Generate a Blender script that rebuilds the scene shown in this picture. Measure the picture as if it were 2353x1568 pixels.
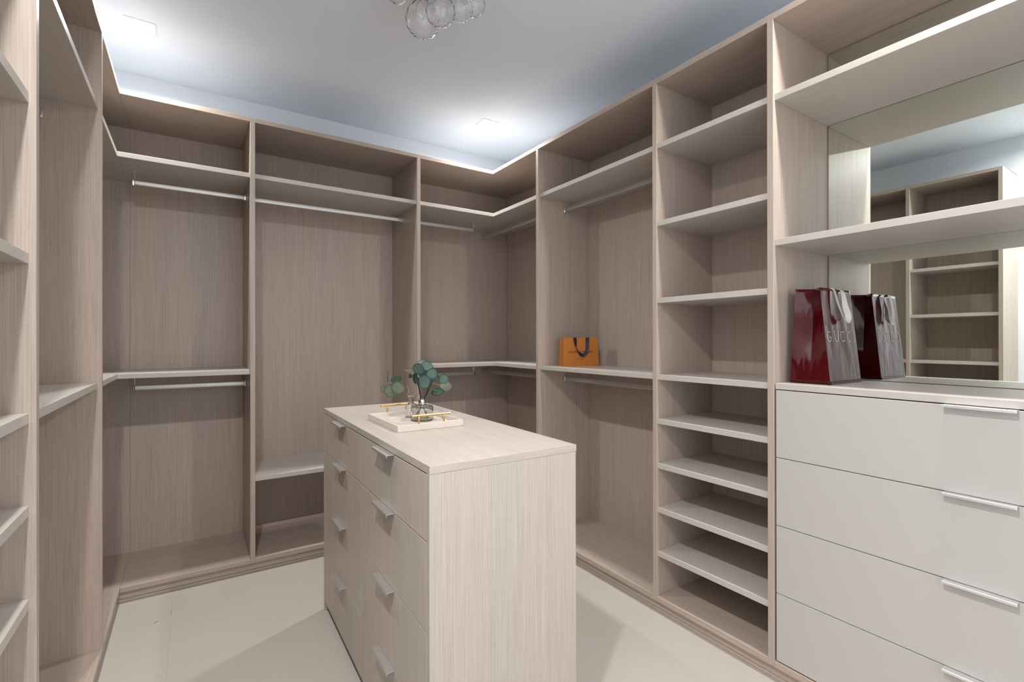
import bpy, bmesh, math, random
from mathutils import Vector, Matrix, noise
random.seed(7)
for o in list(bpy.data.objects): bpy.data.objects.remove(o)
S = bpy.context.scene
C = S.collection
PI = math.pi

# ------------------------------------------------------------------ camera
cd = bpy.data.cameras.new('camera'); cam = bpy.data.objects.new('camera', cd); C.objects.link(cam); S.camera = cam
H = 1.2394
yaw, pit, rol = math.radians(33.2501), math.radians(0.0703), math.radians(-0.0779)
Fw = Vector((math.sin(yaw)*math.cos(pit), math.cos(yaw)*math.cos(pit), math.sin(pit)))
R0 = Vector((math.cos(yaw), -math.sin(yaw), 0)); U0 = R0.cross(Fw)
Rv = math.cos(rol)*R0 + math.sin(rol)*U0; Uv = -math.sin(rol)*R0 + math.cos(rol)*U0
cam.matrix_world = Matrix(((Rv.x, Uv.x, -Fw.x, 0), (Rv.y, Uv.y, -Fw.y, 0), (Rv.z, Uv.z, -Fw.z, H), (0, 0, 0, 1)))
cd.sensor_width = 36; cd.lens = 36*1119.84/2353
cd.shift_x = (1176.5-1175.33)/2353; cd.shift_y = (780.41-784)/2353
cd.clip_start = 0.02

# ------------------------------------------------------------------ world, lights, exposure
WORLD = 2.5  # strong fill, reaching the room through the added opening
w = bpy.data.worlds.new('world'); S.world = w; w.use_nodes = True
w.node_tree.nodes['Background'].inputs[0].default_value = (0.93, 0.96, 1, 1)
w.node_tree.nodes['Background'].inputs[1].default_value = WORLD
S.view_settings.view_transform = 'Standard'; S.view_settings.look = 'None'
S.view_settings.gamma = 1; S.view_settings.use_curve_mapping = False
S.view_settings.exposure = 0.0
S.cycles.transparent_max_bounces = 32; S.cycles.max_bounces = 24; S.cycles.transmission_bounces = 24
LAMP_W = [18.5, 20.0, 38.0, 25.0]
LAMP_COL = (1.0, 0.985, 0.965)
LAMPS = [(-0.2, 2.86), (1.68, 2.86), (-0.2, 0.37), (1.68, 0.37)]
ZC = 2.7127

# ------------------------------------------------------------------ materials
def nt(name):
    m = bpy.data.materials.new(name); m.use_nodes = True
    return m, m.node_tree, m.node_tree.nodes['Principled BSDF']
def plain(name, col, rough=0.5, metal=0.0, spec=0.5, nscale=0, namp=0.0, bump=0.0, coat=0.0):
    m, t, b = nt(name)
    b.inputs['Base Color'].default_value = (*col, 1); b.inputs['Roughness'].default_value = rough
    b.inputs['Metallic'].default_value = metal; b.inputs['Specular IOR Level'].default_value = spec
    b.inputs['Coat Weight'].default_value = coat
    if nscale:
        tc = t.nodes.new('ShaderNodeTexCoord'); n = t.nodes.new('ShaderNodeTexNoise'); n.inputs['Scale'].default_value = nscale
        n.inputs['Detail'].default_value = 5
        t.links.new(tc.outputs['Object'], n.inputs['Vector'])
        mx = t.nodes.new('ShaderNodeMix'); mx.data_type = 'RGBA'
        mx.inputs[6].default_value = (*[c*(1-namp) for c in col], 1); mx.inputs[7].default_value = (*[min(1, c*(1+namp)) for c in col], 1)
        t.links.new(n.outputs['Fac'], mx.inputs[0]); t.links.new(mx.outputs[2], b.inputs['Base Color'])
        if bump:
            bp = t.nodes.new('ShaderNodeBump'); bp.inputs['Strength'].default_value = bump; bp.inputs['Distance'].default_value = 0.002
            t.links.new(n.outputs['Fac'], bp.inputs['Height']); t.links.new(bp.outputs['Normal'], b.inputs['Normal'])
    return m
def wood(name, axis, dark, light, rough=0.42):
    """linear-grain laminate, the grain running along one object axis"""
    m, t, b = nt(name); N = t.nodes.new; L = t.links.new
    tc = N('ShaderNodeTexCoord'); oi = N('ShaderNodeObjectInfo')
    ml = N('ShaderNodeMath'); ml.operation = 'MULTIPLY'; ml.inputs[1].default_value = 9.0; L(oi.outputs['Random'], ml.inputs[0])
    ad = N('ShaderNodeVectorMath'); ad.operation = 'ADD'; L(tc.outputs['Object'], ad.inputs[0]); L(ml.outputs[0], ad.inputs[1])
    def grain(cross, along, detail, rough_):
        mp = N('ShaderNodeMapping'); sc = [cross]*3; sc[axis] = along; mp.inputs['Scale'].default_value = sc
        L(ad.outputs[0], mp.inputs['Vector'])
        n = N('ShaderNodeTexNoise'); n.inputs['Scale'].default_value = 1; n.inputs['Detail'].default_value = detail; n.inputs['Roughness'].default_value = rough_
        L(mp.outputs[0], n.inputs['Vector']); return n
    fine = grain(300, 3.5, 3, 0.7); mid = grain(38, 1.0, 2, 0.5); wide = grain(7, 0.35, 1, 0.5)
    r1 = N('ShaderNodeMapRange'); r1.inputs[1].default_value = 0.33; r1.inputs[2].default_value = 0.67; L(fine.outputs['Fac'], r1.inputs[0])
    r2 = N('ShaderNodeMapRange'); r2.inputs[1].default_value = 0.3; r2.inputs[2].default_value = 0.7; L(mid.outputs['Fac'], r2.inputs[0])
    mix = N('ShaderNodeMath'); mix.operation = 'MULTIPLY_ADD'; mix.inputs[1].default_value = 0.80; L(r1.outputs[0], mix.inputs[0])
    m2 = N('ShaderNodeMath'); m2.operation = 'MULTIPLY'; m2.inputs[1].default_value = 0.20; L(r2.outputs[0], m2.inputs[0]); L(m2.outputs[0], mix.inputs[2])
    cr = N('ShaderNodeMix'); cr.data_type = 'RGBA'; cr.inputs[6].default_value = (*dark, 1); cr.inputs[7].default_value = (*light, 1); L(mix.outputs[0], cr.inputs[0])
    # wide bands drifting between a cooler and a warmer greige
    band = N('ShaderNodeValToRGB'); band.color_ramp.elements[0].position = 0.35; band.color_ramp.elements[1].position = 0.65
    band.color_ramp.elements[0].color = (0.965, 0.98, 0.985, 1); band.color_ramp.elements[1].color = (1.03, 1.0, 0.98, 1)
    L(wide.outputs['Fac'], band.inputs[0])
    mu = N('ShaderNodeMix'); mu.data_type = 'RGBA'; mu.blend_type = 'MULTIPLY'; mu.inputs[0].default_value = 1
    L(cr.outputs[2], mu.inputs[6]); L(band.outputs[0], mu.inputs[7]); L(mu.outputs[2], b.inputs['Base Color'])
    bp = N('ShaderNodeBump'); bp.inputs['Strength'].default_value = 0.12; bp.inputs['Distance'].default_value = 0.0005
    L(fine.outputs['Fac'], bp.inputs['Height']); L(bp.outputs[0], b.inputs['Normal'])
    b.inputs['Roughness'].default_value = rough
    return m
WD, WL = (0.385, 0.308, 0.255), (0.520, 0.436, 0.374)
WOOD = [wood('laminate_x', 0, WD, WL), wood('laminate_y', 1, WD, WL), wood('laminate_z', 2, WD, WL)]
ID, IL = (0.40, 0.345, 0.297), (0.53, 0.47, 0.418)
IW = [wood('island_laminate_x', 0, ID, IL), wood('island_laminate_y', 1, ID, IL), wood('island_laminate_z', 2, ID, IL)]
SHELF = plain('taupe_board', (0.52, 0.475, 0.43), 0.42, nscale=300, namp=0.03)
DRAW = plain('pale_drawer_front', (0.50, 0.475, 0.445), 0.5, nscale=250, namp=0.02)
ALU = plain('satin_aluminium', (0.60, 0.585, 0.565), 0.42, metal=0.85)
CHROME = plain('chrome', (0.75, 0.76, 0.78), 0.12, metal=1.0)
BRASS = plain('brushed_brass', (0.66, 0.44, 0.18), 0.28, metal=1.0)
WALL = plain('white_paint', (0.80, 0.83, 0.87), 0.85, nscale=40, namp=0.01)
CEIL = plain('ceiling_paint', (0.815, 0.87, 0.93), 0.9, nscale=40, namp=0.01)
BLACK = plain('black_reed', (0.012, 0.012, 0.012), 0.6)
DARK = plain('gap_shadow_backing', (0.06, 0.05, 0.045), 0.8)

def floor_mat():
    m, t, b = nt('stone_look_tile'); N = t.nodes.new; L = t.links.new
    tc = N('ShaderNodeTexCoord')
    a = N('ShaderNodeTexNoise'); a.inputs['Scale'].default_value = 1.6; a.inputs['Detail'].default_value = 6; L(tc.outputs['Object'], a.inputs[0])
    mp = N('ShaderNodeMapping'); mp.inputs['Scale'].default_value = (30, 190, 100); L(tc.outputs['Object'], mp.inputs[0])
    f = N('ShaderNodeTexNoise'); f.inputs['Scale'].default_value = 1; f.inputs['Detail'].default_value = 4; L(mp.outputs[0], f.inputs[0])
    mx = N('ShaderNodeMix'); mx.data_type = 'RGBA'; mx.inputs[6].default_value = (0.45, 0.405, 0.36, 1); mx.inputs[7].default_value = (0.53, 0.485, 0.437, 1)
    L(a.outputs['Fac'], mx.inputs[0])
    m2 = N('ShaderNodeMix'); m2.data_type = 'RGBA'; m2.blend_type = 'MULTIPLY'; m2.inputs[0].default_value = 1
    r = N('ShaderNodeMapRange'); r.inputs[3].default_value = 0.93; r.inputs[4].default_value = 1.04; L(f.outputs['Fac'], r.inputs[0])
    L(mx.outputs[2], m2.inputs[6]); L(r.outputs[0], m2.inputs[7]); L(m2.outputs[2], b.inputs['Base Color'])
    b.inputs['Roughness'].default_value = 0.45
    bp = N('ShaderNodeBump'); bp.inputs['Strength'].default_value = 0.1; bp.inputs['Distance'].default_value = 0.001
    L(f.outputs['Fac'], bp.inputs['Height']); L(bp.outputs[0], b.inputs['Normal'])
    return m
FLOOR = floor_mat()
GROUT = plain('grout', (0.40, 0.36, 0.33), 0.9)
def mirror_mat():
    m, t, b = nt('mirror_silver')
    b.inputs['Metallic'].default_value = 1; b.inputs['Roughness'].default_value = 0.0
    b.inputs['Base Color'].default_value = (0.83, 0.87, 0.82, 1)
    return m
MIRROR = mirror_mat()
def thin_glass(name, col=(1, 1, 1), ior=1.5, boost=1.0, bumpscale=0, rough=0.03):
    """thin-walled clear glass: transparent where faced, reflecting towards the rim"""
    m = bpy.data.materials.new(name); m.use_nodes = True; t = m.node_tree; t.nodes.clear(); N = t.nodes.new; L = t.links.new
    out = N('ShaderNodeOutputMaterial'); mx = N('ShaderNodeMixShader'); tr = N('ShaderNodeBsdfTransparent'); gl = N('ShaderNodeBsdfGlossy')
    tr.inputs[0].default_value = (*col, 1); gl.inputs['Roughness'].default_value = rough; gl.inputs[0].default_value = (1, 1, 1, 1)
    fr = N('ShaderNodeLayerWeight'); pw = N('ShaderNodeMath'); pw.operation = 'POWER'; pw.inputs[1].default_value = ior
    k = N('ShaderNodeMath'); k.operation = 'MULTIPLY_ADD'; k.use_clamp = True; k.inputs[1].default_value = boost; k.inputs[2].default_value = 0.035
    L(fr.outputs['Facing'], pw.inputs[0]); L(pw.outputs[0], k.inputs[0]); L(k.outputs[0], mx.inputs[0]); L(tr.outputs[0], mx.inputs[1]); L(gl.outputs[0], mx.inputs[2]); L(mx.outputs[0], out.inputs[0])
    if bumpscale:
        tc = N('ShaderNodeTexCoord'); v = N('ShaderNodeTexNoise'); v.inputs['Scale'].default_value = bumpscale
        bp = N('ShaderNodeBump'); bp.inputs['Strength'].default_value = 0.6; bp.inputs['Distance'].default_value = 0.004
        L(tc.outputs['Object'], v.inputs[0]); L(v.outputs[0], bp.inputs['Height']); L(bp.outputs[0], fr.inputs['Normal']); L(bp.outputs[0], gl.inputs['Normal'])
    return m
BUBBLE, _t, _b = nt('bubble_glass')
_b.inputs['Transmission Weight'].default_value = 1; _b.inputs['Roughness'].default_value = 0.0; _b.inputs['IOR'].default_value = 1.45; _b.inputs['Base Color'].default_value = (1, 1, 1, 1)
BOTTLE = thin_glass('bottle_glass', (0.90, 0.905, 0.86), 3.5, 0.6)
LIQUID = thin_glass('scented_oil', (0.93, 0.92, 0.84), 4.0, 0.3)
VASE = thin_glass('vase_glass', (0.95, 0.95, 0.95), 2.5, 0.7, 160)
def real_glass(name, col, ior=1.48):
    m, t_, b_ = nt(name); b_.inputs['Transmission Weight'].default_value = 1; b_.inputs['Roughness'].default_value = 0.0
    b_.inputs['IOR'].default_value = ior; b_.inputs['Base Color'].default_value = (*col, 1); return m
BOTTLE = real_glass('bottle_glass', (0.94, 0.955, 0.92)); VASE = real_glass('vase_glass', (0.98, 0.98, 0.98))
def emis(name, col, s):
    m = bpy.data.materials.new(name); m.use_nodes = True; t = m.node_tree; t.nodes.clear()
    e = t.nodes.new('ShaderNodeEmission'); e.inputs[0].default_value = (*col, 1); e.inputs[1].default_value = s
    o = t.nodes.new('ShaderNodeOutputMaterial'); t.links.new(e.outputs[0], o.inputs[0]); return m
LENS = emis('lamp_lens', (1, 0.98, 0.95), 30)
TRIM = plain('white_trim', (0.8, 0.8, 0.8), 0.6)
LEAFS = [plain('leaf_teal', (0.150, 0.245, 0.210), 0.5, nscale=60, namp=0.25), plain('leaf_green', (0.26, 0.33, 0.23), 0.5, nscale=60, namp=0.2),
         plain('leaf_pale', (0.42, 0.48, 0.36), 0.55, nscale=60, namp=0.15), plain('leaf_dark', (0.075, 0.15, 0.095), 0.5, nscale=60, namp=0.2)]
STEM = plain('stem_brown', (0.16, 0.09, 0.06), 0.6); STEM2 = plain('stem_pale', (0.42, 0.33, 0.16), 0.6)
TRAYM = plain('pale_stone_tray', (0.66, 0.585, 0.52), 0.4, nscale=14, namp=0.12)
ORANGE = plain('orange_paper', (0.52, 0.170, 0.018), 0.62, nscale=90, namp=0.04)
NAVY = plain('navy_ribbon', (0.007, 0.011, 0.028), 0.55)
INK = plain('dark_brown_ink', (0.03, 0.012, 0.01), 0.6)
CREAM = plain('cream_ribbon', (0.62, 0.59, 0.54), 0.6, nscale=500, namp=0.06)
SILVER = plain('pale_silver_print', (0.72, 0.70, 0.68), 0.35)
def bag_gloss():
    m, t, b = nt('burgundy_gloss_paper'); N = t.nodes.new; L = t.links.new
    b.inputs['Base Color'].default_value = (0.065, 0.0015, 0.004, 1); b.inputs['Roughness'].default_value = 0.15
    b.inputs['Coat Weight'].default_value = 0.1; b.inputs['Specular IOR Level'].default_value = 0.36; b.inputs['Coat Roughness'].default_value = 0.03
    tc = N('ShaderNodeTexCoord'); mp = N('ShaderNodeMapping'); mp.inputs['Scale'].default_value = (30, 30, 8); L(tc.outputs['Object'], mp.inputs[0])
    n = N('ShaderNodeTexNoise'); n.inputs['Scale'].default_value = 1; n.inputs['Detail'].default_value = 1; n.inputs['Distortion'].default_value = 0.5; L(mp.outputs[0], n.inputs[0])
    bp = N('ShaderNodeBump'); bp.inputs['Strength'].default_value = 0.35; bp.inputs['Distance'].default_value = 0.005
    L(n.outputs['Fac'], bp.inputs['Height']); L(bp.outputs[0], b.inputs['Normal']); L(bp.outputs[0], b.inputs['Coat Normal'])
    return m
BURG = bag_gloss()

# ------------------------------------------------------------------ mesh helpers
def tag(o, label=None, cat=None, group=None, kind=None):
    if label: o['label'] = label
    if cat: o['category'] = cat
    if group: o['group'] = group
    if kind: o['kind'] = kind
    return o
def thing(name, loc, label, cat, group=None):
    o = bpy.data.objects.new(name, None); o.empty_display_size = 0.1; C.objects.link(o); o.location = loc
    return tag(o, label, cat, group)
ORG = {}
def origin(p):
    v = Vector((0, 0, 0))
    while p is not None: v += Vector(p.location); p = p.parent
    return v
def link(name, me, mat, parent=None, smooth=False):
    """mesh given in world coordinates; re-based on its parent's origin"""
    o = bpy.data.objects.new(name, me); C.objects.link(o)
    if parent is not None:
        off = origin(parent); me.transform(Matrix.Translation(-off)); o.parent = parent
    if mat: me.materials.append(mat)
    if smooth: me.shade_smooth()
    return o
def from_bm(name, bm, mat, parent=None, smooth=False):
    me = bpy.data.meshes.new(name); bm.normal_update(); bm.to_mesh(me); bm.free(); return link(name, me, mat, parent, smooth)
def bx(bm, x0, x1, y0, y1, z0, z1, bev=0.0008, M=None):
    b2 = bmesh.new(); bmesh.ops.create_cube(b2, size=1)
    for v in b2.verts:
        v.co = Vector((x0+(v.co.x+.5)*(x1-x0), y0+(v.co.y+.5)*(y1-y0), z0+(v.co.z+.5)*(z1-z0)))
    if bev: bmesh.ops.bevel(b2, geom=list(b2.edges), offset=bev, segments=1, affect='EDGES', profile=0.5)
    if M: bmesh.ops.transform(b2, matrix=M, verts=b2.verts)
    tmp = bpy.data.meshes.new('t'); b2.to_mesh(tmp); b2.free(); bm.from_mesh(tmp); bpy.data.meshes.remove(tmp)
def box(name, x0, x1, y0, y1, z0, z1, mat, parent=None, bev=0.0008, M=None):
    bm = bmesh.new(); bx(bm, min(x0, x1), max(x0, x1), min(y0, y1), max(y0, y1), min(z0, z1), max(z0, z1), bev, M)
    return from_bm(name, bm, mat, parent)
def tube(bm, pts, r, seg=8, caps=True, r2=None):
    pts = [Vector(p) for p in pts]; rings = []
    up = Vector((0, 0, 1))
    for i, p in enumerate(pts):
        d = (pts[min(i+1, len(pts)-1)]-pts[max(i-1, 0)]).normalized()
        a = d.cross(up)
        if a.length < 1e-3: a = d.cross(Vector((1, 0, 0)))
        a.normalize(); b = d.cross(a)
        k = r if r2 is None else r+(r2-r)*i/(len(pts)-1)
        rings.append([bm.verts.new(p+a*math.cos(2*PI*j/seg)*k+b*math.sin(2*PI*j/seg)*k) for j in range(seg)])
    for i in range(len(rings)-1):
        for j in range(seg):
            bm.faces.new((rings[i][j], rings[i][(j+1) % seg], rings[i+1][(j+1) % seg], rings[i+1][j]))
    if caps: bm.faces.new(rings[0][::-1]); bm.faces.new(rings[-1])
def lathe(bm, prof, cx, cy, seg=32, wob=None):
    rings = []
    for i, (r, z) in enumerate(prof):
        ring = []
        for j in range(seg):
            a = 2*PI*j/seg; k = r*(1+(wob(a, z) if wob else 0)); ring.append(bm.verts.new((cx+k*math.cos(a), cy+k*math.sin(a), z)))
        rings.append(ring)
    for i in range(len(rings)-1):
        for j in range(seg): bm.faces.new((rings[i][j], rings[i][(j+1) % seg], rings[i+1][(j+1) % seg], rings[i+1][j]))
    if prof[0][0] > 0.0005: bm.faces.new(rings[0][::-1])
def struct(o): o['kind'] = 'structure'; return o

# ------------------------------------------------------------------ layout constants (metres)
t = 0.0233; ZT = 2.4254; ZB = 0.0764
Xl, XlB, Xr, XrB, Xm = -0.284, -0.653, 1.7627, 2.1759, 2.1698
Yb, Yw = 2.9235, 3.3866
e1, l2, l1 = 0.9398, 1.4811, 2.4056
d1, d2 = 0.2589, 1.1990
r1, r2, r3, r4 = 2.4140, 1.5109, 0.9791, -0.150
ZU, ZM, ZL = 2.1315, 1.0820, 0.5084
SH = [2.1315, 1.7786, 1.4291, 1.0822, 0.8818, 0.6800, 0.4801, 0.2815]
XW0, XW1, YW0, YW1 = XlB-0.012, XrB+0.012, -1.4, Yw+0.012
g = 0.0003

# ------------------------------------------------------------------ room shell
fl = struct(box('floor', XW0, XW1, YW0, YW1, -0.06, -0.0007, GROUT, bev=0))
xs = [XW0, -0.079, 0.821, XW1]; ys = [YW0, -0.95, 0.85, 2.65, YW1]
for i in range(3):
    for j in range(4):
        box('floor_tile', xs[i]+0.0003, xs[i+1]-0.0003, ys[j]+0.0003, ys[j+1]-0.0003, -0.0030, 0.0, FLOOR, fl, bev=0.0002)
struct(box('ceiling', XW0-.1, XW1+.1, YW0-.1, YW1+.1, ZC, ZC+0.1, CEIL, bev=0))
struct(box('wall_left', XW0-.1, XW0, YW0, YW1, -0.06, ZC, WALL, bev=0))
struct(box('wall_right', XW1, XW1+.1, YW0, YW1, -0.06, ZC, WALL, bev=0))
struct(box('wall_back', XW0-.1, XW1+.1, YW1, YW1+.1, -0.06, ZC, WALL, bev=0))
# unseen wall behind the viewer; wide opening added to let world fill light in
wf = struct(box('wall_front', XW0-.1, 0.05, YW0-.1, YW0, -0.06, ZC, WALL, bev=0))
box('wall_piece', 1.75, XW1+.1, YW0-.1, YW0, -0.06, ZC, WALL, wf, bev=0); box('wall_piece', 0.05, 1.75, YW0-.1, YW0, 2.25, ZC, WALL, wf, bev=0)
tm = struct(box('trim_1', -0.03, 0.05, YW0, YW0+0.015, 0, 2.33, TRIM))  # trim framing the added opening
box('architrave', 1.75, 1.83, YW0, YW0+0.015, 0, 2.33, TRIM, tm); box('architrave', 0.0505, 1.7495, YW0, YW0+0.015, 2.25, 2.33, TRIM, tm)

# ------------------------------------------------------------------ joinery pieces
def vpanel_x(p, x0, x1, y, **k):      # upright panel lying along X, its near face at y-t
    return box('side_panel', x0, x1, y-t, y, 0.0534, ZT, WOOD[2], p)
def vpanel_y(p, x, y0, y1):           # upright panel lying along Y
    return box('side_panel', x, x+t, y0, y1, 0.0534, ZT, WOOD[2], p)
def plinth(p, x0, x1, y0, y1):
    ax = 0 if (x1-x0) > (y1-y0) else 1
    box('plinth_board', x0, x1, y0, y1, 0.014, 0.0532, WOOD[ax], p)
    if ax == 0: box('plinth_strip', x0, x1, y0-0.004, y1, 0.0004, 0.0128, WOOD[ax], p)
    elif x0 > 1: box('plinth_strip', x0-0.004, x1, y0, y1, 0.0004, 0.0128, WOOD[ax], p)
    else: box('plinth_strip', x0, x1+0.004, y0, y1, 0.0004, 0.0128, WOOD[ax], p)
def rail(p, a, b, ax, hang=None, ztop=None):
    """oval hanging rail from a to b, end sockets, optional hanger dropped from the shelf above"""
    bm = bmesh.new(); seg = 16; rings = []
    for e in (a, b):
        ring = []
        for j in range(seg):
            c, s = math.cos(2*PI*j/seg), math.sin(2*PI*j/seg)
            hx = 0.0075*math.copysign(abs(c)**0.6, c); hz = 0.014*math.copysign(abs(s)**0.7, s)
            ring.append(bm.verts.new(Vector(e)+(Vector((0, hx, hz)) if ax == 0 else Vector((hx, 0, hz)))))
        rings.append(ring)
    for j in range(seg): bm.faces.new((rings[0][j], rings[0][(j+1) % seg], rings[1][(j+1) % seg], rings[1][j]))
    bm.faces.new(rings[0][::-1]); bm.faces.new(rings[1])
    bmesh.ops.recalc_face_normals(bm, faces=bm.faces)
    ro = from_bm('hanging_rail', bm, ALU, p)
    for e, s in ((a, 1), (b, -1)):
        e = Vector(e)
        if ax == 0: box('rail_socket', e.x-0.001*s, e.x+0.012*s, e.y-0.010, e.y+0.010, e.z-0.018, e.z+0.016, CHROME, ro, bev=0.003)
        else: box('rail_socket', e.x-0.010, e.x+0.010, e.y-0.001*s, e.y+0.012*s, e.z-0.018, e.z+0.016, CHROME, ro, bev=0.003)
    if hang is not None:
        bm = bmesh.new(); hx, hy = (hang, a[1]) if ax == 0 else (a[0], hang)
        tube(bm, [(hx, hy, a[2]+0.014), (hx, hy, ztop-0.003)], 0.004, 10)
        bx(bm, hx-0.012, hx+0.012, hy-0.008, hy+0.008, ztop-0.004, ztop-0.0005, 0.001)
        from_bm('rail_hanger', bm, ALU, ro)
    return ro
def shelf(p, x0, x1, y0, y1, z, name='shelf'):
    return box(name, x0+g, x1-g, y0, y1, z-t, z, SHELF, p)

# left run, end bay (only its inner half shows at the picture's left edge; the mirror shows its front)
u = thing('shelving_unit', (Xl, (e1+l2)/2, 0), 'tall open shelving unit with pale shelves at the far left, nearest the viewer', 'shelving')
box('side_panel', XlB, Xl, e1, e1+t, 0.0534, ZT, WOOD[2], u)
vpanel_x(u, XlB, Xl, l2)
box('top_panel', XlB, Xl, e1+t+g, l2-t-g, ZT-t, ZT, WOOD[1], u); box('bottom_panel', XlB, Xl, e1+t+g, l2-t-g, ZB-t, ZB, WOOD[1], u)
box('back_panel', XlB-0.008, XlB-g, e1, l2, ZB-t, ZT, WOOD[2], u)
for z in SH: box('shelf', XlB, Xl-0.012, e1+t+g, l2-t-g, z-t, z, SHELF, u)
plinth(u, Xl-0.038, Xl-0.020, e1, l2)
# left run, hanging bay
u = thing('wardrobe_bay', (Xl, (l2+l1)/2, 0), 'tall hanging bay on the left wall with one high shelf and one middle shelf', 'wardrobe')
vpanel_x(u, XlB, Xl, l1)
box('top_panel', XlB, Xl, l2+g, l1-t-g, ZT-t, ZT, WOOD[1], u); box('bottom_panel', XlB, Xl, l2+g, l1-t-g, ZB-t, ZB, WOOD[1], u)
box('back_panel', XlB-0.008, XlB-g, l2+g, l1, ZB-t, ZT, WOOD[2], u)
for z in (ZU, ZM): box('shelf', XlB, Xl-0.012, l2+g, l1-t-g, z-t, z, SHELF, u)
rail(u, (-0.455, l2+0.001, 2.053), (-0.455, l1-t-0.001, 2.053), 1)
plinth(u, Xl-0.038, Xl-0.020, l2, l1)
# left corner
u = thing('corner_wardrobe', (Xl, Yb, 0), 'corner wardrobe in the back left corner with double hanging rails and L-shaped shelves', 'wardrobe')
vpanel_y(u, d1, Yb, Yw)
for nm, z, in (('top_panel', ZT), ('bottom_panel', ZB)):
    box(nm, XlB, Xl-g, l1+g, Yw, z-t, z, WOOD[1], u); box(nm, Xl+g, d1-g, Yb, Yw, z-t, z, WOOD[0], u)
box('back_panel', XlB-0.008, XlB-g, l1+g, Yw, ZB-t, ZT, WOOD[2], u)
box('back_panel', XlB, Xl-0.0002, Yw+g, Yw+0.008, ZB-t, ZT, WOOD[2], u); box('back_panel', Xl+0.0002, d1+t, Yw+g, Yw+0.008, ZB-t, ZT, WOOD[2], u)
for z in (ZU, ZM):
    box('shelf', XlB, Xl-0.010, l1+g, Yw, z-t, z, SHELF, u); box('shelf', Xl-0.010+g, d1-g, Yb+0.010, Yw, z-t, z, SHELF, u)
rail(u, (-0.256, 3.155, 2.053), (d1-0.001, 3.155, 2.053), 0, -0.247, ZU-t)
rail(u, (-0.256, 3.155, 0.996), (d1-0.001, 3.155, 0.996), 0, -0.247, ZM-t)
plinth(u, Xl-0.038, Xl-0.020, l1, Yb+0.038); plinth(u, Xl-0.018, d1+t, Yb+0.020, Yb+0.038)
# back wall, middle bay
u = thing('long_hanging_bay', ((d1+d2)/2, Yb, 0), 'wide middle bay on the back wall with one high rail and a low shelf', 'wardrobe')
vpanel_y(u, d2, Yb, Yw)
x0, x1 = d1+t+g, d2-g
box('top_panel', x0, x1, Yb, Yw, ZT-t, ZT, WOOD[0], u); box('bottom_panel', x0, x1, Yb, Yw, ZB-t, ZB, WOOD[0], u)
box('back_panel', x0, d2+t, Yw+g, Yw+0.008, ZB-t, ZT, WOOD[2], u)
for z in (ZU, ZL): box('shelf', x0, x1, Yb+0.010, Yw, z-t, z, SHELF, u)
box('lit_line_strip', x0, x1, Yw-0.012, Yw-g, ZB+g, ZB+0.022, WOOD[0], u)  # added strip standing in for the lit line along the back
rail(u, (x0+0.001, 3.155, 2.050), (x1-0.001, 3.155, 2.050), 0)
plinth(u, d1+t, d2+t, Yb+0.020, Yb+0.038)
# right corner
u = thing('corner_wardrobe', (Xr, Yb, 0), 'corner wardrobe in the back right corner, in deep shade, with four short hanging rails', 'wardrobe')
vpanel_x(u, Xr, XrB, r1)
for nm, z in (('top_panel', ZT), ('bottom_panel', ZB)):
    box(nm, d2+t+g, Xr-g, Yb, Yw, z-t, z, WOOD[0], u); box(nm, Xr+g, XrB, r1+g, Yw, z-t, z, WOOD[1], u)
box('back_panel', d2+t+g, XrB, Yw+g, Yw+0.008, ZB-t, ZT, WOOD[2], u)
box('back_panel', XrB+g, XrB+0.008, r1, Yw, ZB-t, ZT, WOOD[2], u)
for z in (ZU, ZM):
    box('shelf', d2+t+g, Xr+0.010-g, Yb+0.010, Yw, z-t, z, SHELF, u); box('shelf', Xr+0.010, XrB, r1+g, Yw, z-t, z, SHELF, u)
rail(u, (d2+t+0.001, 3.155, 2.050), (1.742, 3.155, 2.050), 0, 1.733, ZU-t)
rail(u, (d2+t+0.001, 3.155, 0.998), (1.742, 3.155, 0.998), 0, 1.733, ZM-t)
rail(u, (1.940, r1+0.001, 2.055), (1.940, Yw-0.001, 2.055), 1)
rail(u, (1.940, r1+0.001, 0.996), (1.940, Yw-0.001, 0.996), 1)
plinth(u, d2+t, Xr+0.016, Yb+0.020, Yb+0.038); plinth(u, Xr+0.020, Xr+0.038, r1, Yb+0.038)
# right run, double hanging bay
u = thing('double_hanging_bay', (Xr, (r1+r2)/2, 0), 'hanging bay on the right wall with two rails, holding the small orange bag', 'wardrobe')
vpanel_x(u, Xr, XrB, r2)
def rbay(u, ya, yb_, zs, xs0=0.010):
    box('top_panel', Xr, XrB, ya+g, yb_-t-g, ZT-t, ZT, WOOD[1], u); box('bottom_panel', Xr, XrB, ya+g, yb_-t-g, ZB-t, ZB, WOOD[1], u)
    for z in zs: box('shelf', Xr+xs0, XrB, ya+g, yb_-t-g, z-t, z, SHELF, u)
    plinth(u, Xr+0.020, Xr+0.038, ya, yb_)
rbay(u, r2, r1, (ZU, ZM)); box('back_panel', XrB+g, XrB+0.008, r2, r1-g, ZB-t, ZT, WOOD[2], u)
rail(u, (1.969, r2+0.001, 2.060), (1.969, r1-t-0.001, 2.060), 1)
rail(u, (1.969, r2+0.001, 0.996), (1.969, r1-t-0.001, 0.996), 1)
# right run, shoe shelves
u = thing('shoe_shelving', (Xr, (r2+r3)/2, 0), 'narrow open shelving of eight shelves between the right hanging bay and the pale drawers', 'shelving')
vpanel_x(u, Xr, XrB, r3)
rbay(u, r3, r2, SH, 0.004); box('back_panel', XrB+g, XrB+0.008, r3, r2-g, ZB-t, ZT, WOOD[2], u)
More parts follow.
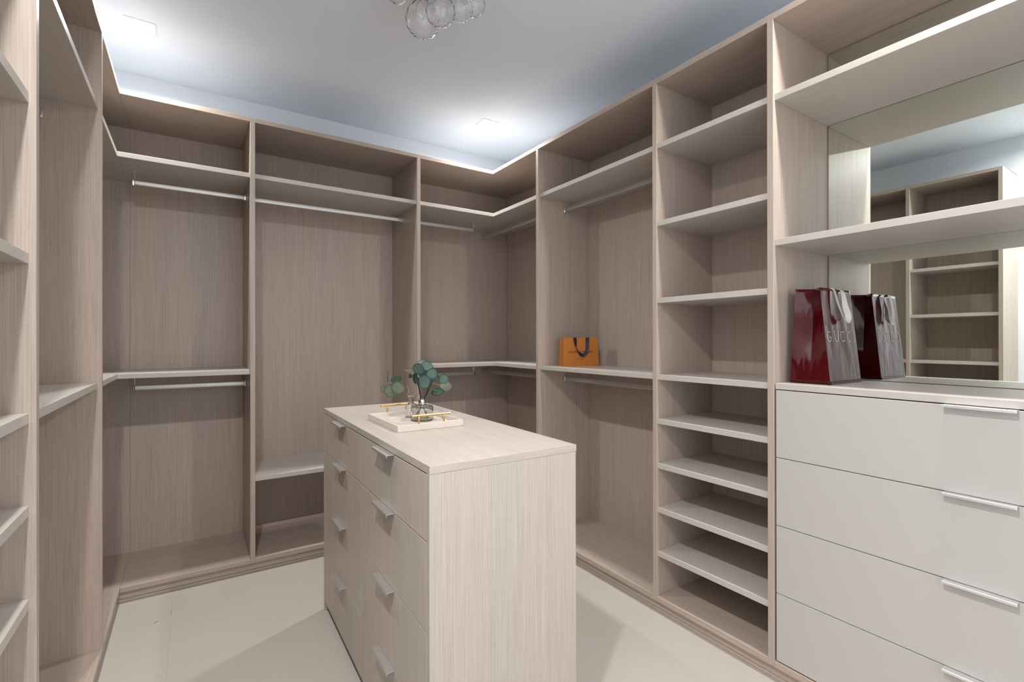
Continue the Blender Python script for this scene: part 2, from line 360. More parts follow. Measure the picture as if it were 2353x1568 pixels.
# right run, dresser with mirror
u = thing('mirrored_dresser', (Xr, (r3+r4)/2, 0), 'pale dresser on the right with four wide drawers, open shelves and a mirror back', 'dresser')
box('side_panel', Xr, XrB, r4-t, r4, 0.0534, ZT, WOOD[2], u)
ya, yb_ = r4+g, r3-t-g
box('top_panel', Xr, XrB, ya, yb_, ZT-t, ZT, WOOD[1], u); box('bottom_panel', Xr, XrB, ya, yb_, ZB-t, ZB, WOOD[1], u)
box('back_panel', XrB+g, XrB+0.008, r4-t, r3-g, ZB-t, ZT, WOOD[2], u)
box('mirror', Xm, XrB-g, ya+0.004, yb_-0.004, ZM+0.001, ZT-t-0.004, MIRROR, u, bev=0.0012)
for z in (2.1335, 1.6046): box('shelf', Xr+0.010, Xm-0.003, ya, yb_, z-t, z, SHELF, u)
box('countertop', Xr+0.004, Xm-0.001, ya+0.003, yb_-0.003, ZM-0.0215, ZM, SHELF, u)
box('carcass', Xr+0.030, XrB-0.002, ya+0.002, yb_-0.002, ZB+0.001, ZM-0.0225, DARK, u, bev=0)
zz = [1.0582, 0.8140, 0.5692, 0.3244, 0.0800]
ALUW = plain('bright_satin_handle', (0.86, 0.86, 0.86), 0.35, metal=0.9)
for i in range(4):
    za, zb = zz[i+1]+0.0012, zz[i]-0.0012
    d = box('drawer', Xr+0.003, Xr+0.022, ya+0.007, yb_-0.006, za, zb, DRAW, u, bev=0.0008)
    bm = bmesh.new()
    bx(bm, Xr-0.020, Xr+0.010, 0.330, 0.479, zb+0.0002, zb+0.0016, 0.0003)
    bx(bm, Xr-0.0225, Xr-0.0195, 0.330, 0.479, zb-0.0055, zb+0.0016, 0.0006)
    from_bm('drawer_handle', bm, ALUW, d)
plinth(u, Xr+0.020, Xr+0.038, r4-t, r3)

# unseen dark boards added on top of the runs to cut ceiling bounce
ABSORB = plain('bounce_absorber_grey', (0.125, 0.125, 0.13), 0.8, nscale=200, namp=0.1)
for a in ((XlB, Xl-0.02, e1, Yw), (Xl-0.0195, Xr+0.02, Yb+0.02, Yw), (Xr+0.0205, XrB, r4, Yw)):
    tag(box('bounce_absorber', *a, ZT+0.0003, ZT+0.004, ABSORB), 'grey board added to cut light bounce, on top of the ' + ('left' if a[0] == XlB else 'right' if a[0] > 1 else 'back') + ' wall cabinets', 'board')

# ------------------------------------------------------------------ island
RI = math.radians(-0.8); IC = Vector((0.7357, 1.7365, 0))
isl = thing('island_cabinet', (0, 0, 0), 'pale wood island chest of drawers standing free in the middle of the floor', 'island')
MI = Matrix.Translation(IC) @ Matrix.Rotation(RI, 4, 'Z')
isl.location = IC; isl.rotation_euler = (0, 0, RI)
def ibox(name, x0, x1, y0, y1, z0, z1, mat, parent, bev=0.0008):
    bm = bmesh.new(); bx(bm, x0, x1, y0, y1, z0, z1, bev); me = bpy.data.meshes.new(name); bm.to_mesh(me); bm.free()
    o = bpy.data.objects.new(name, me); C.objects.link(o); o.parent = parent; me.materials.append(mat); return o
hx, hy = 0.2355, 0.6185; zt = 0.9261; tt = 0.0205; sp = 0.0185
ct = ibox('countertop', -hx+0.0011, hx-0.0011, -hy+0.0011, hy-0.0011, zt-tt, zt, IW[1], isl)
for a, m_ in (((-hx, hx, -hy, -hy+0.001), IW[0]), ((-hx, hx, hy-0.001, hy), IW[0]), ((-hx, -hx+0.001, -hy+0.001, hy-0.001), IW[1]), ((hx-0.001, hx, -hy+0.001, hy-0.001), IW[1])):
    ibox('edge_band', *a, zt-tt, zt-0.0002, m_, ct, bev=0.0002)
ibox('side_panel', -hx, hx-0.0015, -hy+0.0004, -hy+sp, 0.0005, zt-tt-0.0004, IW[2], isl)
ibox('side_panel', -hx, hx-0.0015, hy-sp, hy-0.0004, 0.0005, zt-tt-0.0004, IW[2], isl)
ibox('back_panel', hx-0.0200, hx-0.0015, -hy+sp+g, hy-sp-g, 0.0005, zt-tt-0.0004, IW[2], isl)
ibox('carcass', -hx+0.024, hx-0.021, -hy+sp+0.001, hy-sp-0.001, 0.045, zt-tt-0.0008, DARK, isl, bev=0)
ibox('plinth_board', -hx+0.045, -hx+0.060, -hy+sp+0.001, hy-sp-0.001, 0.0005, 0.044, IW[1], isl)
iz = [0.9030, 0.7310, 0.5030, 0.2700, 0.0400]
seam = -0.0068+0.0
for c0, c1, hc in ((-hy+sp+0.0022, seam-0.0012, -0.285), (seam+0.0012, hy-sp-0.0022, 0.281)):
    for i in range(4):
        za, zb = iz[i+1]+0.0013, iz[i]-0.0013
        d = ibox('drawer', -hx+0.0005, -hx+0.0195, c0, c1, za, zb, IW[2], isl)
        bm = bmesh.new()
        bx(bm, -hx-0.0225, -hx+0.012, hc-0.073, hc+0.073, zb+0.0002, zb+0.0018, 0.0003)
        bx(bm, -hx-0.0245, -hx-0.0215, hc-0.073, hc+0.073, zb-0.0058, zb+0.0018, 0.0006)
        me = bpy.data.meshes.new('drawer_handle'); bm.to_mesh(me); bm.free(); me.materials.append(ALU)
        o = bpy.data.objects.new('drawer_handle', me); C.objects.link(o); o.parent = d

# ------------------------------------------------------------------ tray and what stands on it
zt = 0.9263
tr = thing('serving_tray', (0.7065, 1.758, zt), 'pale stone tray with two brass bar handles on the island top', 'tray')
tx0, tx1, ty0, ty1 = 0.582, 0.831, 1.590, 1.925
box('tray_base', tx0+0.0082, tx1-0.0082, ty0+0.0082, ty1-0.0082, zt, zt+0.007, TRAYM, tr)
wt = 0.008
for a in ((tx0, tx1, ty0, ty0+wt), (tx0, tx1, ty1-wt, ty1), (tx0, tx0+wt, ty0+wt, ty1-wt), (tx1-wt, tx1, ty0+wt, ty1-wt)):
    box('tray_rim', *a, zt, zt+0.0225, TRAYM, tr)
for y in (ty0+wt/2, ty1-wt/2):
    bm = bmesh.new(); tube(bm, [(0.633, y, zt+0.050), (0.780, y, zt+0.050)], 0.0045, 16)
    hb = from_bm('tray_handle', bm, BRASS, tr, False)
    for x in (0.6595, 0.7545):
        bm = bmesh.new(); tube(bm, [(x, y, zt+0.0215), (x, y, zt+0.048)], 0.0034, 12); from_bm('handle_post', bm, BRASS, hb, True)
zf = zt+0.0073
# reed diffuser
dx, dy = 0.735, 1.745
df = thing('reed_diffuser', (dx, dy, zf), 'round clear glass reed diffuser with silver collar and black reeds, on the tray', 'diffuser')
bm = bmesh.new()
R = 0.0425
lathe(bm, [(0.001, zf+.0002), (R-0.003, zf+.0002), (R, zf+0.003), (R, zf+0.050), (R-0.0025, zf+0.0545), (R-0.010, zf+0.057), (0.0125, zf+0.0585), (0.0115, zf+0.064)], dx, dy, 48)
lathe(bm, [(0.0095, zf+0.064), (0.0100, zf+0.0555), (R-0.010, zf+0.0540), (R-0.0045, zf+0.0520), (R-0.0025, zf+0.0490), (R-0.0025, zf+0.008), (R-0.006, zf+0.0050), (0.001, zf+0.0050)], dx, dy, 48)
from_bm('bottle', bm, BOTTLE, df, True)
bm = bmesh.new()
lathe(bm, [(0.001, zf+0.007), (R-0.006, zf+0.007), (R-0.006, zf+0.018), (0.001, zf+0.018)], dx, dy, 40); from_bm('scented_oil', bm, LIQUID, df, True)
bm = bmesh.new()
lathe(bm, [(0.0142, zf+0.0590), (0.0146, zf+0.0596), (0.0146, zf+0.0790), (0.0140, zf+0.0800), (0.0105, zf+0.0800), (0.0105, zf+0.0600)], dx, dy, 32); cl = from_bm('collar', bm, CHROME, df, False)
cl.data.shade_smooth()
for k, (bx_, by_, tx_, ty_, tz_) in enumerate([(-0.026, 0.004, 0.8, 0, 0), (-0.016, -0.012, 0, 0, 0), (0.004, -0.024, 0, 0, 0), (0.012, -0.018, 0, 0, 0), (0.016, 0.010, 0, 0, 0)]):
    tops = [(dx-0.018, dy+0.010, 1.100), (dx-0.014, dy+0.004, 1.098), (dx+0.031, dy-0.024, 1.094), (dx+0.039, dy-0.026, 1.095), None]
    pb = Vector((dx+[0.020, 0.014, -0.026, -0.020, 0.006][k], dy+[-0.012, -0.020, 0.012, 0.002, 0.022][k], zf+0.007))
    if tops[k] is None: continue
    mid = Vector((dx+(-0.003 if k < 2 else 0.004), dy, zf+0.070))
    bm = bmesh.new(); tube(bm, [pb, mid, Vector(tops[k])], 0.0016, 8); from_bm('reed', bm, BLACK, df)
# bud vase
vx, vy = 0.728, 1.838
vs = thing('bud_vase', (vx, vy, zf), 'small knobbly clear glass bud vase standing behind the reed diffuser', 'vase')
bm = bmesh.new()
def wob(a, z): return 0.07*math.sin(8*a+z*60)*(1 if z < zf+0.052 else 0.4)+(0.12*math.sin(5*a) if z > zf+0.080 else 0)
pr = [(0.001, zf+.0002), (0.019, zf+.0002), (0.023, zf+0.004), (0.0245, zf+0.014), (0.023, zf+0.028), (0.0245, zf+0.040), (0.020, zf+0.050), (0.0115, zf+0.057), (0.0085, zf+0.066), (0.0088, zf+0.076), (0.0125, zf+0.084), (0.0165, zf+0.088)]
lathe(bm, pr, vx, vy, 64, wob)
lathe(bm, [(max(0.001, r_*0.86-0.0004), z+(0.0025 if q_ else 0.004)*(1 if q_ < len(pr)-1 else 0)) for q_, (r_, z) in reversed(list(enumerate(pr)))], vx, vy, 64, wob)
from_bm('vase_body', bm, VASE, vs, True)

# eucalyptus stems
DEP = -Fw
def leaf(p, P, rx, ry, mi, rot=0.0, seed=0):
    P = Vector(P)
    if mi == 0: rx, ry = rx*1.12, ry*1.12
    R = max(rx, ry); k = min(rx, ry)/R
    a = math.radians(rot); maj = (Rv*math.cos(a)+Uv*math.sin(a)) if rx >= ry else (Uv*math.cos(a)-Rv*math.sin(a))
    mino = DEP.cross(maj).normalized(); th = math.acos(max(0.12, min(1, k)))
    rnd = random.Random(seed); sg = rnd.choice((-1, 1))
    n = (DEP*math.cos(th)+mino*math.sin(th)*sg).normalized(); v = n.cross(maj).normalized()
    bm = bmesh.new(); c = bm.verts.new(P-n*0.0015); rings = []; seg = 22
    for q in (0.35, 0.7, 1.0):
        ring = []
        for j in range(seg):
            b = 2*PI*j/seg; rr = R*q*(1+(0.025*math.sin(3*b+seed)+0.07*math.exp(-(((b+PI) % (2*PI)-PI)/0.3)**2))*q)
            x, y = math.cos(b)*rr, math.sin(b)*rr*0.97
            up = 0.06*R*q*q*math.sin(2*b+seed)+0.10*abs(y)*q
            ring.append(bm.verts.new(P+maj*x+v*y+n*(up-0.0015)))
        rings.append(ring)
    for j in range(seg): bm.faces.new((c, rings[0][j], rings[0][(j+1) % seg]))
    for i in range(2):
        for j in range(seg): bm.faces.new((rings[i][j], rings[i+1][j], rings[i+1][(j+1) % seg], rings[i][(j+1) % seg]))
    bmesh.ops.solidify(bm, geom=list(bm.faces), thickness=0.0004)
    o = from_bm('leaf', bm, LEAFS[mi], p, True)
    return o
def stem(p, pts, r, mat, r2=None):
    pts = [Vector(q) for q in pts]; out = []
    for i in range(len(pts)-1):
        a, b = pts[max(i-1, 0)], pts[i]; c, d = pts[i+1], pts[min(i+2, len(pts)-1)]
        for s in range(5):
            q = s/5; out.append(0.5*((2*b)+(c-a)*q+(2*a-5*b+4*c-d)*q*q+(3*b-a-3*c+d)*q**3))
    out.append(pts[-1]); bm = bmesh.new(); tube(bm, out, r, 7, r2=r2 or r*0.6); return from_bm('stem', bm, mat, p, True)
vb = (vx, vy, zf+0.010)
A = thing('eucalyptus_sprig', (vx, vy, zf+0.01), 'eucalyptus sprig leaning left out of the vase, with large light green leaves', 'plant', 'eucalyptus sprigs in the bud vase')
stem(A, [vb, (vx+0.004, vy+0.002, zf+0.07), (0.7396, 1.850, 1.0143), (0.7253, 1.8600, 1.0253), (0.712, 1.8700, 1.0364), (0.6894, 1.882, 1.056), (0.6607, 1.905, 1.0647)], 0.0012, STEM)
stem(A, [(0.7253, 1.8600, 1.0253), (0.7321, 1.8700, 1.0378), (0.7275, 1.8888, 1.0591)], 0.0009, STEM2)
B = thing('eucalyptus_sprig', (vx, vy, zf+0.012), 'tall eucalyptus sprig rising from the vase, with crowded blue-green leaves', 'plant', 'eucalyptus sprigs in the bud vase')
stem(B, [(vx-0.002, vy, zf+0.012), (vx+0.012, vy, zf+0.072), (0.7591, 1.8442, 1.0216), (0.7694, 1.8374, 1.0387), (0.7777, 1.832, 1.0706), (0.7838, 1.828, 1.1099), (0.7794, 1.8548, 1.1433)], 0.0012, STEM)
stem(B, [(0.7674, 1.8388, 1.0338), (0.7879, 1.8253, 1.051), (0.8105, 1.8105, 1.0657), (0.8269, 1.7997, 1.0804), (0.8411, 1.7785, 1.0885)], 0.0011, STEM2)
stem(B, [(0.8105, 1.8105, 1.0652), (0.8352, 1.8062, 1.0586), (0.8602, 1.8018, 1.0527)], 0.0009, STEM2)
stem(B, [(0.7879, 1.8253, 1.0497), (0.8105, 1.8105, 1.0411), (0.8248, 1.8011, 1.0313)], 0.0009, STEM2)
LV = [('A', 0.6644, 1.9302, 1.0914, .0049, .0233, 3, 0), ('A', 0.7039, 1.9402, 1.0765, .0209, .0135, 0, 25), ('A', 0.6655, 1.8936, 1.0363, .0282, .0275, 1, 0),
      ('A', 0.6809, 1.8596, 1.0504, .0275, .0265, 1, 0), ('A', 0.6444, 1.9313, 1.0404, .0074, .0135, 1, 0), ('A', 0.7291, 1.8997, 1.0607, .0054, .0147, 1, 25),
      ('B', 0.7285, 1.8643, 1.1173, .0184, .0049, 2, 0), ('B', 0.7913, 1.8829, 1.1456, .0209, .0123, 1, 0), ('B', 0.7574, 1.8334, 1.1240, .0226, .0209, 0, -30),
      ('B', 0.7971, 1.8432, 1.1333, .0243, .0157, 0, -15), ('B', 0.7941, 1.7854, 1.1046, .0209, .0216, 0, 0), ('B', 0.7598, 1.7840, 1.0749, .0258, .0258, 0, 0),
      ('B', 0.7625, 1.8778, 1.0830, .0147, .0233, 3, 0), ('B', 0.7485, 1.8990, 1.0923, .0086, .0093, 3, 0), ('B', 0.8378, 1.7687, 1.0844, .0162, .0184, 0, 0),
      ('B', 0.8646, 1.8109, 1.0517, .0241, .0233, 2, 0), ('B', 0.8216, 1.7913, 1.0324, .0258, .0138, 3, 8), ('B', 0.7904, 1.8715, 1.1047, .0172, .0172, 0, 0),
      ('B', 0.8271, 1.8355, 1.0879, .0147, .0147, 0, 0)]
for i, (k, *a) in enumerate(LV): leaf(A if k == 'A' else B, a[:3], a[3], a[4], a[5], a[6], i)

# ------------------------------------------------------------------ ribbons and lettering
def ribbon(bm, pts, wdir, w, th=0.0006):
    """pts: centre line; wdir: per-point width direction"""
    pts = [Vector(p) for p in pts]; wd = [Vector(q).normalized() for q in wdir]; a = []; N_ = len(pts)
    for i, p in enumerate(pts):
        d = (pts[min(i+1, N_-1)]-pts[max(i-1, 0)]).normalized(); n = d.cross(wd[i]).normalized()
        h = wd[i]*w/2
        a.append([bm.verts.new(p+h+n*th/2), bm.verts.new(p-h+n*th/2), bm.verts.new(p-h-n*th/2), bm.verts.new(p+h-n*th/2)])
    for i in range(N_-1):
        for j in range(4): bm.faces.new((a[i][j], a[i][(j+1) % 4], a[i+1][(j+1) % 4], a[i+1][j]))
    bm.faces.new(a[0][::-1]); bm.faces.new(a[-1])
    bmesh.ops.recalc_face_normals(bm, faces=bm.faces)
def lerp(v, q):
    a = q*(len(v)-1); i = min(int(a), len(v)-2); return v[i]+(v[i+1]-v[i])*(a-i)
def smoothline(pts, n=6):
    pts = [Vector(q) for q in pts]; out = []
    for i in range(len(pts)-1):
        a, b = pts[max(i-1, 0)], pts[i]; c, d = pts[i+1], pts[min(i+2, len(pts)-1)]
        for s in range(n):
            q = s/n; out.append(0.5*((2*b)+(c-a)*q+(2*a-5*b+4*c-d)*q*q+(3*b-a-3*c+d)*q**3))
    return out+[pts[-1]]
def text(name, s, size, M, mat, parent, xs=1.0, spacing=1.0, extrude=0.00015):
    cu = bpy.data.curves.new('txt', 'FONT'); cu.body = s; cu.size = size; cu.align_x = 'CENTER'; cu.align_y = 'CENTER'; cu.extrude = extrude; cu.space_character = spacing
    ob = bpy.data.objects.new('txt', cu); C.objects.link(ob)
    bpy.context.view_layer.update()
    me = bpy.data.meshes.new_from_object(ob.evaluated_get(bpy.context.evaluated_depsgraph_get()))
    bpy.data.objects.remove(ob); me.name = name; me.materials.clear()
    me.transform(M @ Matrix.Diagonal((xs, 1, 1, 1)))
    return link(name, me, mat, parent)

# ------------------------------------------------------------------ small orange bag
P0 = Vector((1.845, 2.250, ZM+0.0003)); dirx = Vector((0.205, -0.082, 0)).normalized(); dirn = Vector((dirx.y, -dirx.x, 0))   # dirn points to the viewer side
if dirn.y > 0: dirn = -dirn
ob = thing('shopping_bag', P0, 'small orange paper shopping bag with a navy ribbon handle on the middle shelf', 'bag')
Wb, Db, Hb = 0.2215, 0.092, 0.1705
def Q(a, b, c): return P0+dirx*a-dirn*b+Vector((0, 0, c))   # a across the front, b backwards, c up
bm = bmesh.new()
fr = [bm.verts.new(Q(*q)) for q in ((0, 0, 0), (Wb, 0, 0), (Wb-0.006, 0.006, Hb), (0.001, 0.006, Hb))]
bk = [bm.verts.new(Q(*q)) for q in ((0, Db, 0), (Wb, Db, 0), (Wb-0.006, Db-0.012, Hb), (0.001, Db-0.012, Hb))]
ml = [bm.verts.new(Q(0.0, Db/2, 0)), bm.verts.new(Q(0.004, Db/2, Hb*0.33)), bm.verts.new(Q(0.011, Db/2, Hb))]
mr = [bm.verts.new(Q(Wb, Db/2, 0)), bm.verts.new(Q(Wb-0.004, Db/2, Hb*0.33)), bm.verts.new(Q(Wb-0.016, Db/2, Hb))]
bm.faces.new(fr); bm.faces.new(bk[::-1])
bm.faces.new((fr[0], fr[3], ml[2], ml[1])); bm.faces.new((fr[0], ml[1], ml[0])); bm.faces.new((bk[0], ml[0], ml[1])); bm.faces.new((bk[0], ml[1], ml[2], bk[3]))
bm.faces.new((fr[1], mr[1], mr[2], fr[2])); bm.faces.new((fr[1], mr[0], mr[1])); bm.faces.new((bk[1], mr[1], mr[0])); bm.faces.new((bk[1], bk[2], mr[2], mr[1]))
bm.faces.new((fr[0], ml[0], bk[0], bk[1], mr[0], fr[1]))
bmesh.ops.recalc_face_normals(bm, faces=bm.faces); bmesh.ops.solidify(bm, geom=list(bm.faces), thickness=0.0005)
from_bm('bag_body', bm, ORANGE, ob)
fk = 0.006/Hb
for yo, nm in ((0.0, 'front'), (1.0, 'back')):
    def RB(a, c, off):
        b = (fk*c-off) if yo == 0 else (Db-0.006-fk*c+off); return Q(a, b, c)
    pts = smoothline([RB(0.071, Hb+0.001, 0.0015), RB(0.075, Hb*0.82, 0.004), RB(0.079, Hb*0.65, 0.006), RB(0.090, Hb*0.52, 0.007), RB(0.112, Hb*0.39, 0.007), RB(0.132, Hb*0.43, 0.007), RB(0.145, Hb*0.58, 0.006), RB(0.1485, Hb*0.80, 0.004), RB(0.150, Hb+0.001, 0.0015)])
    N_ = len(pts); wd = []
    for i, p in enumerate(pts):
        q = i/(N_-1); d = (pts[min(i+1, N_-1)]-pts[max(i-1, 0)]).normalized(); s = d.cross(dirn).normalized()
        tw = lerp([0, 0.4, 1.1, 1.0, 0.5, 0.7, 0.5, 0.25, 0], q)
        wd.append(s*math.cos(tw)+dirn*math.sin(tw))
    bm = bmesh.new(); ribbon(bm, pts, wd, 0.0215)
    from_bm('ribbon_handle', bm, NAVY, ob)
up = Vector((0, 0, 1)); fn = (dirn+Vector((0, 0, fk))).normalized(); fu = fn.cross(dirx).normalized()
if fu.z < 0: fu = -fu
def onfront(a, c, off=0.0007):
    o = Q(a, fk*c, c)+fn*off
    return Matrix(((dirx.x, fu.x, fn.x, o.x), (dirx.y, fu.y, fn.y, o.y), (dirx.z, fu.z, fn.z, o.z), (0, 0, 0, 1)))
text('lettering', 'LOUIS VUITTON', 0.0205, onfront(0.1055, Hb*0.497), INK, ob, 0.93, 1.10)
text('small_lettering', 'MAISON FONDEE EN 1854', 0.0048, onfront(0.108, Hb*0.262), INK, ob, 0.78, 1.1)
text('small_lettering', 'PARIS', 0.0042, onfront(0.108, Hb*0.222), INK, ob, 0.85, 1.1)

# ------------------------------------------------------------------ large burgundy bag
z0 = ZM+0.0003
gb = thing('shopping_bag', (1.84, 0.87, z0), 'large glossy burgundy shopping bag with cream ribbon handles on the dresser top', 'bag')
X0, X1, BY0, BY1, TY0, TY1, GH = 1.840, 2.080, 0.802, 0.938, 0.837, 0.919, 0.3405
def wr(p, amp):   # soft creasing of the paper
    return amp*(noise.noise(Vector((p.x*26, p.y*26, p.z*7)))+0.5*noise.noise(Vector((p.x*60, p.y*60, p.z*20+5))))
bm = bmesh.new(); NX, NZ = 20, 26
def face_grid(front):
    rows = []
    for j in range(NZ+1):
        f = j/NZ; row = []
        for i in range(NX+1):
            s = i/NX; y = (BY0+(TY0-BY0)*f) if front else (BY1+(TY1-BY1)*f)
            x = X0+(X1-X0)*s+0.004*f*(1-2*s)
            p = Vector((x, y, z0+GH*f)); e = min(1, min(s, 1-s)*8)*min(1, f*3)
            p.y += wr(p, 0.0022)*e*(1 if front else -1)
            row.append(bm.verts.new(p))
        rows.append(row)
    for j in range(NZ):
        for i in range(NX): bm.faces.new((rows[j][i], rows[j][i+1], rows[j+1][i+1], rows[j+1][i]))
    return rows
fg = face_grid(True); bg = face_grid(False)
for side in (0, 1):
    xi = 0 if side == 0 else NX; sg = 1 if side == 0 else -1; NG = 12; hf = 6/NZ
    
    prev = None
    for j in range(NZ+1):
        f = j/NZ; row = [fg[j][xi]]
        for i in range(1, NG):
            s = i/NG; a, b = fg[j][xi].co, bg[j][xi].co; p = a.lerp(b, s)
            tri = 1-abs(2*s-1)
            if f > hf: dep = (0.012+0.036*((f-hf)/(1-hf))**0.8)*tri
            else: dep = 0.012*max(0.0, tri-(1-f/hf))
            p.x += sg*dep; p.x += wr(p+Vector((9, 3, 1)), 0.0016)*min(1, tri*3)*min(1, f*3)
            row.append(bm.verts.new(p))
        row.append(bg[j][xi])
        if prev:
            for i in range(NG): bm.faces.new((prev[i], row[i], row[i+1], prev[i+1]))
        prev = row
bmesh.ops.recalc_face_normals(bm, faces=bm.faces)
bo = from_bm('bag_body', bm, BURG, gb, True)
bo.data.set_sharp_from_angle(angle=math.radians(13))
sm = bo.modifiers.new('thickness', 'SOLIDIFY'); sm.thickness = 0.0008; sm.offset = -1
box('bag_base', X0+0.003, X1-0.003, BY0+0.003, BY1-0.003, z0, z0+0.002, BURG, gb, bev=0)
def dent(x, z):
    f = (z-z0)/GH; sx = (x-X0-0.004*f)/(X1-X0-0.008*f); y = BY0+(TY0-BY0)*f
    return wr(Vector((x, y, z)), 0.0022)*min(1, min(sx, 1-sx)*8)*min(1, f*3)
def gy(z): return BY0+(TY0-BY0)*(z-z0)/GH
for yo in (0, 1):
    def RG(x, z, off): return Vector((x, (gy(z)-off) if yo == 0 else (BY1+(TY1-BY1)*(z-z0)/GH+off), z))
    ztp = z0+GH
    pts = smoothline([RG(1.925, ztp+0.001, -0.002), RG(1.926, ztp-0.006, 0.009), RG(1.930, ztp-0.050, 0.015), RG(1.945, ztp-0.090, 0.018), RG(1.970, ztp-0.117, 0.018), RG(1.992, ztp-0.112, 0.016), RG(1.998, ztp-0.092, 0.015), RG(1.990, ztp-0.060, 0.013), RG(1.992, ztp-0.030, 0.011), RG(1.990, ztp-0.006, 0.008), RG(1.990, ztp+0.001, -0.002)])
    N_ = len(pts); wd = []
    n0 = Vector((0, -1, 0))
    for i, p in enumerate(pts):
        q = i/(N_-1); d = (pts[min(i+1, N_-1)]-pts[max(i-1, 0)]).normalized(); s = d.cross(n0).normalized()
        tw = lerp([0.0, 0.1, 0.15, 0.3, 0.7, 1.0, 1.1, 0.8, 0.4, 0.1, 0], q)
        wd.append(s*math.cos(tw)+n0*math.sin(tw))
    bm = bmesh.new(); ribbon(bm, pts, wd, 0.019, 0.0008); from_bm('ribbon_handle', bm, CREAM, gb)
# tall thin letters, drawn as flat strokes on the front face
def arc(cx, cz, rx, rz, a0, a1, n=22): return [(cx+rx*math.cos(math.radians(a0+(a1-a0)*i/n)), cz+rz*math.sin(math.radians(a0+(a1-a0)*i/n))) for i in range(n+1)]
zb_, zt_ = 1.2325, 1.2675; zc = (zb_+zt_)/2; hz = (zt_-zb_)/2
glyphs = [[arc(1.870, zc, 0.0150, hz, 50, 325), [(1.8745, zc-0.003), (1.8855, zc-0.003)], [(1.8820, zc-0.003), (1.8825, zc-0.011)]],
          [[(1.9105, zt_)]+arc(1.9235, zb_+0.012, 0.0130, 0.012, 180, 360)+[(1.9365, zt_)], [(1.9065, zt_), (1.9145, zt_)], [(1.9325, zt_), (1.9405, zt_)]],
          [arc(1.9710, zc, 0.0150, hz, 50, 310)], [arc(2.0210, zc, 0.0150, hz, 50, 310)],
          [[(2.0610, zb_), (2.0610, zt_)], [(2.0565, zt_), (2.0655, zt_)], [(2.0565, zb_), (2.0655, zb_)]]]
bm = bmesh.new()
for gl in glyphs:
    for ln in gl:
        P = [Vector((x, gy(z)+dent(x, z)-0.0012, z)) for x, z in ln]; wd = []
        for i in range(len(P)):
            d = (P[min(i+1, len(P)-1)]-P[max(i-1, 0)]).normalized(); wd.append(d.cross(Vector((0, 1, 0))))
        ribbon(bm, P, wd, 0.0021, 0.0003)
from_bm('lettering', bm, SILVER, gb)

# ------------------------------------------------------------------ chandelier of glass bubbles
ch = thing('bubble_chandelier', (0.80, 1.72, ZC), 'clear glass bubble chandelier with ribbed globes hanging from the ceiling', 'chandelier')
def bubble(c, r, k):
    bm = bmesh.new(); nu, nv = 72, 36; rnd = random.Random(k); ax = Vector((rnd.uniform(-.5, .5), rnd.uniform(-.5, .5), 1)).normalized()
    Mq = Vector((0, 0, 1)).rotation_difference(ax).to_matrix(); rings = []
    for i in range(1, nv):
        th = PI*i/nv; ring = []
        for j in range(nu):
            ph = 2*PI*j/nu; rr = r*(1+0.010*math.sin(18*ph+4*th+k))
            ring.append(bm.verts.new(Vector(c)+Mq @ Vector((rr*math.sin(th)*math.cos(ph), rr*math.sin(th)*math.sin(ph), rr*math.cos(th)))))
        rings.append(ring)
    a = bm.verts.new(Vector(c)+Mq @ Vector((0, 0, r))); b = bm.verts.new(Vector(c)-Mq @ Vector((0, 0, r)))
    for i in range(len(rings)-1):
        for j in range(nu): bm.faces.new((rings[i][j], rings[i+1][j], rings[i+1][(j+1) % nu], rings[i][(j+1) % nu]))
    for j in range(nu): bm.faces.new((a, rings[0][j], rings[0][(j+1) % nu])); bm.faces.new((b, rings[-1][(j+1) % nu], rings[-1][j]))
    bmesh.ops.recalc_face_normals(bm, faces=bm.faces)
    inner = bmesh.ops.duplicate(bm, geom=list(bm.verts)+list(bm.faces))['geom']     # inner skin: a real 2 mm glass wall
    iv = [v for v in inner if isinstance(v, bmesh.types.BMVert)]
    for v in iv: v.co = Vector(c)+(v.co-Vector(c)).normalized()*(r-0.0016)
    o = None
    bmesh.ops.reverse_faces(bm, faces=[f for f in inner if isinstance(f, bmesh.types.BMFace)])
    return from_bm('glass_bubble', bm, BUBBLE, ch, True)
BB = [(0.7714, 1.8174, 2.5174, 0.0694), (0.7783, 1.6694, 2.4694, 0.0553), (0.8878, 1.7171, 2.5488, 0.0489), (0.9656, 1.7498, 2.6106, 0.0463),
      (0.6850, 1.7300, 2.5820, 0.0560), (0.8801, 1.6304, 2.5752, 0.0416), (0.8198, 1.9172, 2.6504, 0.0480), (0.70, 1.62, 2.61, 0.045), (0.80, 1.56, 2.60, 0.045), (0.95, 1.66, 2.63, 0.04), (0.68, 1.86, 2.62, 0.045)]
for k, b in enumerate(BB): bubble(b[:3], b[3], k)
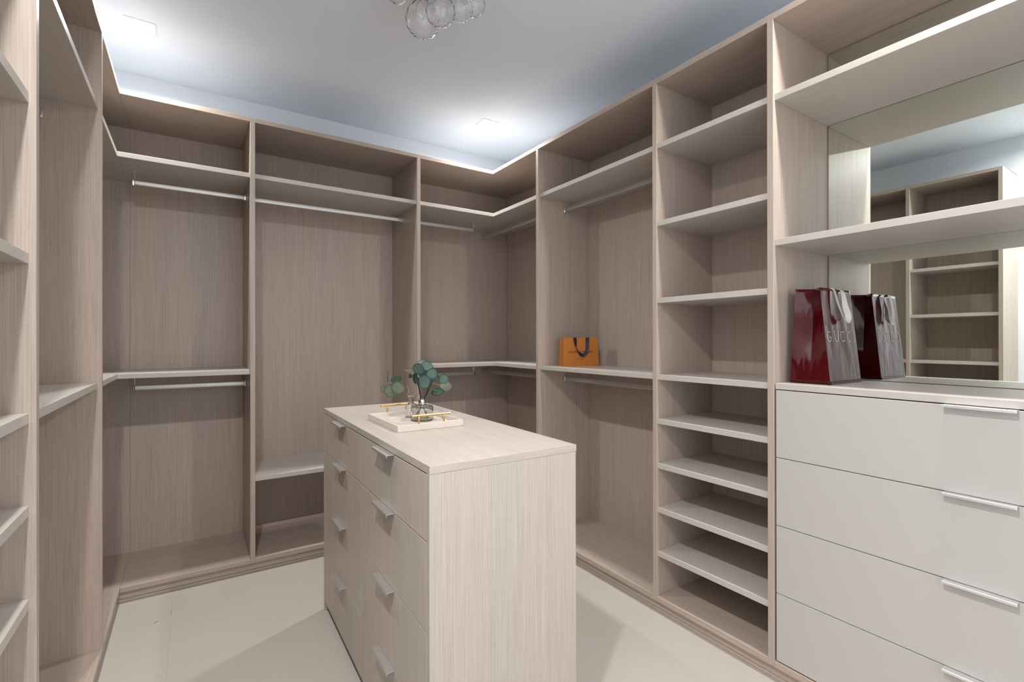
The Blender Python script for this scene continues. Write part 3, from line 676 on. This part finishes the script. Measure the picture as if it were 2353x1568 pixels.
bm = bmesh.new(); lathe(bm, [(0.001, ZC-0.0005), (0.07, ZC-0.0005), (0.07, ZC-0.018), (0.06, ZC-0.022), (0.006, ZC-0.022), (0.006, ZC-0.09), (0.001, ZC-0.09)], 0.80, 1.74, 32)
from_bm('ceiling_canopy', bm, CHROME, ch, True)

# ------------------------------------------------------------------ recessed downlights
def downlight(x, y, label, watt):
    d = thing('recessed_downlight', (x, y, ZC), label, 'ceiling light', 'square recessed downlights')
    bm = bmesh.new(); s, q, z = 0.060, 0.050, ZC-0.003
    for a in ((x-s, x+s, y-s, y-q), (x-s, x+s, y+q, y+s), (x-s, x-q, y-q, y+q), (x+q, x+s, y-q, y+q)): bx(bm, *a, z, ZC-0.0003, 0.0005)
    from_bm('trim_frame', bm, TRIM, d)
    bm = bmesh.new(); lathe(bm, [(0.001, ZC-0.0012), (0.049, ZC-0.0012), (0.049, ZC-0.0004)], x, y, 32)
    for f in bm.faces: f.normal_flip()
    from_bm('lamp_lens', bm, LENS, d)
    ld = bpy.data.lights.new('downlight_lamp', 'AREA'); ld.shape = 'DISK'; ld.size = 0.085; ld.energy = watt; ld.spread = math.radians(166); ld.color = LAMP_COL
    lo = bpy.data.objects.new('downlight_lamp', ld); C.objects.link(lo); lo.parent = d; lo.location = (0, 0, -0.006)
LBL = ['square recessed downlight in the ceiling above the back left corner', 'square recessed downlight in the ceiling near the back right corner',
       'square recessed downlight in the ceiling over the left shelving, outside the frame', 'square recessed downlight in the ceiling over the pale drawers, outside the frame']
for (x, y), lb, wt_ in zip(LAMPS, LBL, LAMP_W): downlight(x, y, lb, wt_)

# ------------------------------------------------------------------ two wood shavings left on the floor
SPL = plain('splinter_brown', (0.16, 0.11, 0.08), 0.7)
for (x, y, a), lb in zip(((-0.1335, 2.650, 0.75), (-0.0804, 2.7093, 1.45)), ('tiny dark wood splinter on the tiles, the one further left', 'tiny dark wood splinter on the tiles beside the floor joint')):
    bm = bmesh.new(); c, s = math.cos(a)*0.009, math.sin(a)*0.009
    tube(bm, [(x-c, y-s, 0.0012), (x, y, 0.0016), (x+c, y+s, 0.0012)], 0.0008, 6)
    o = from_bm('wood_splinter', bm, SPL); tag(o, lb, 'debris')
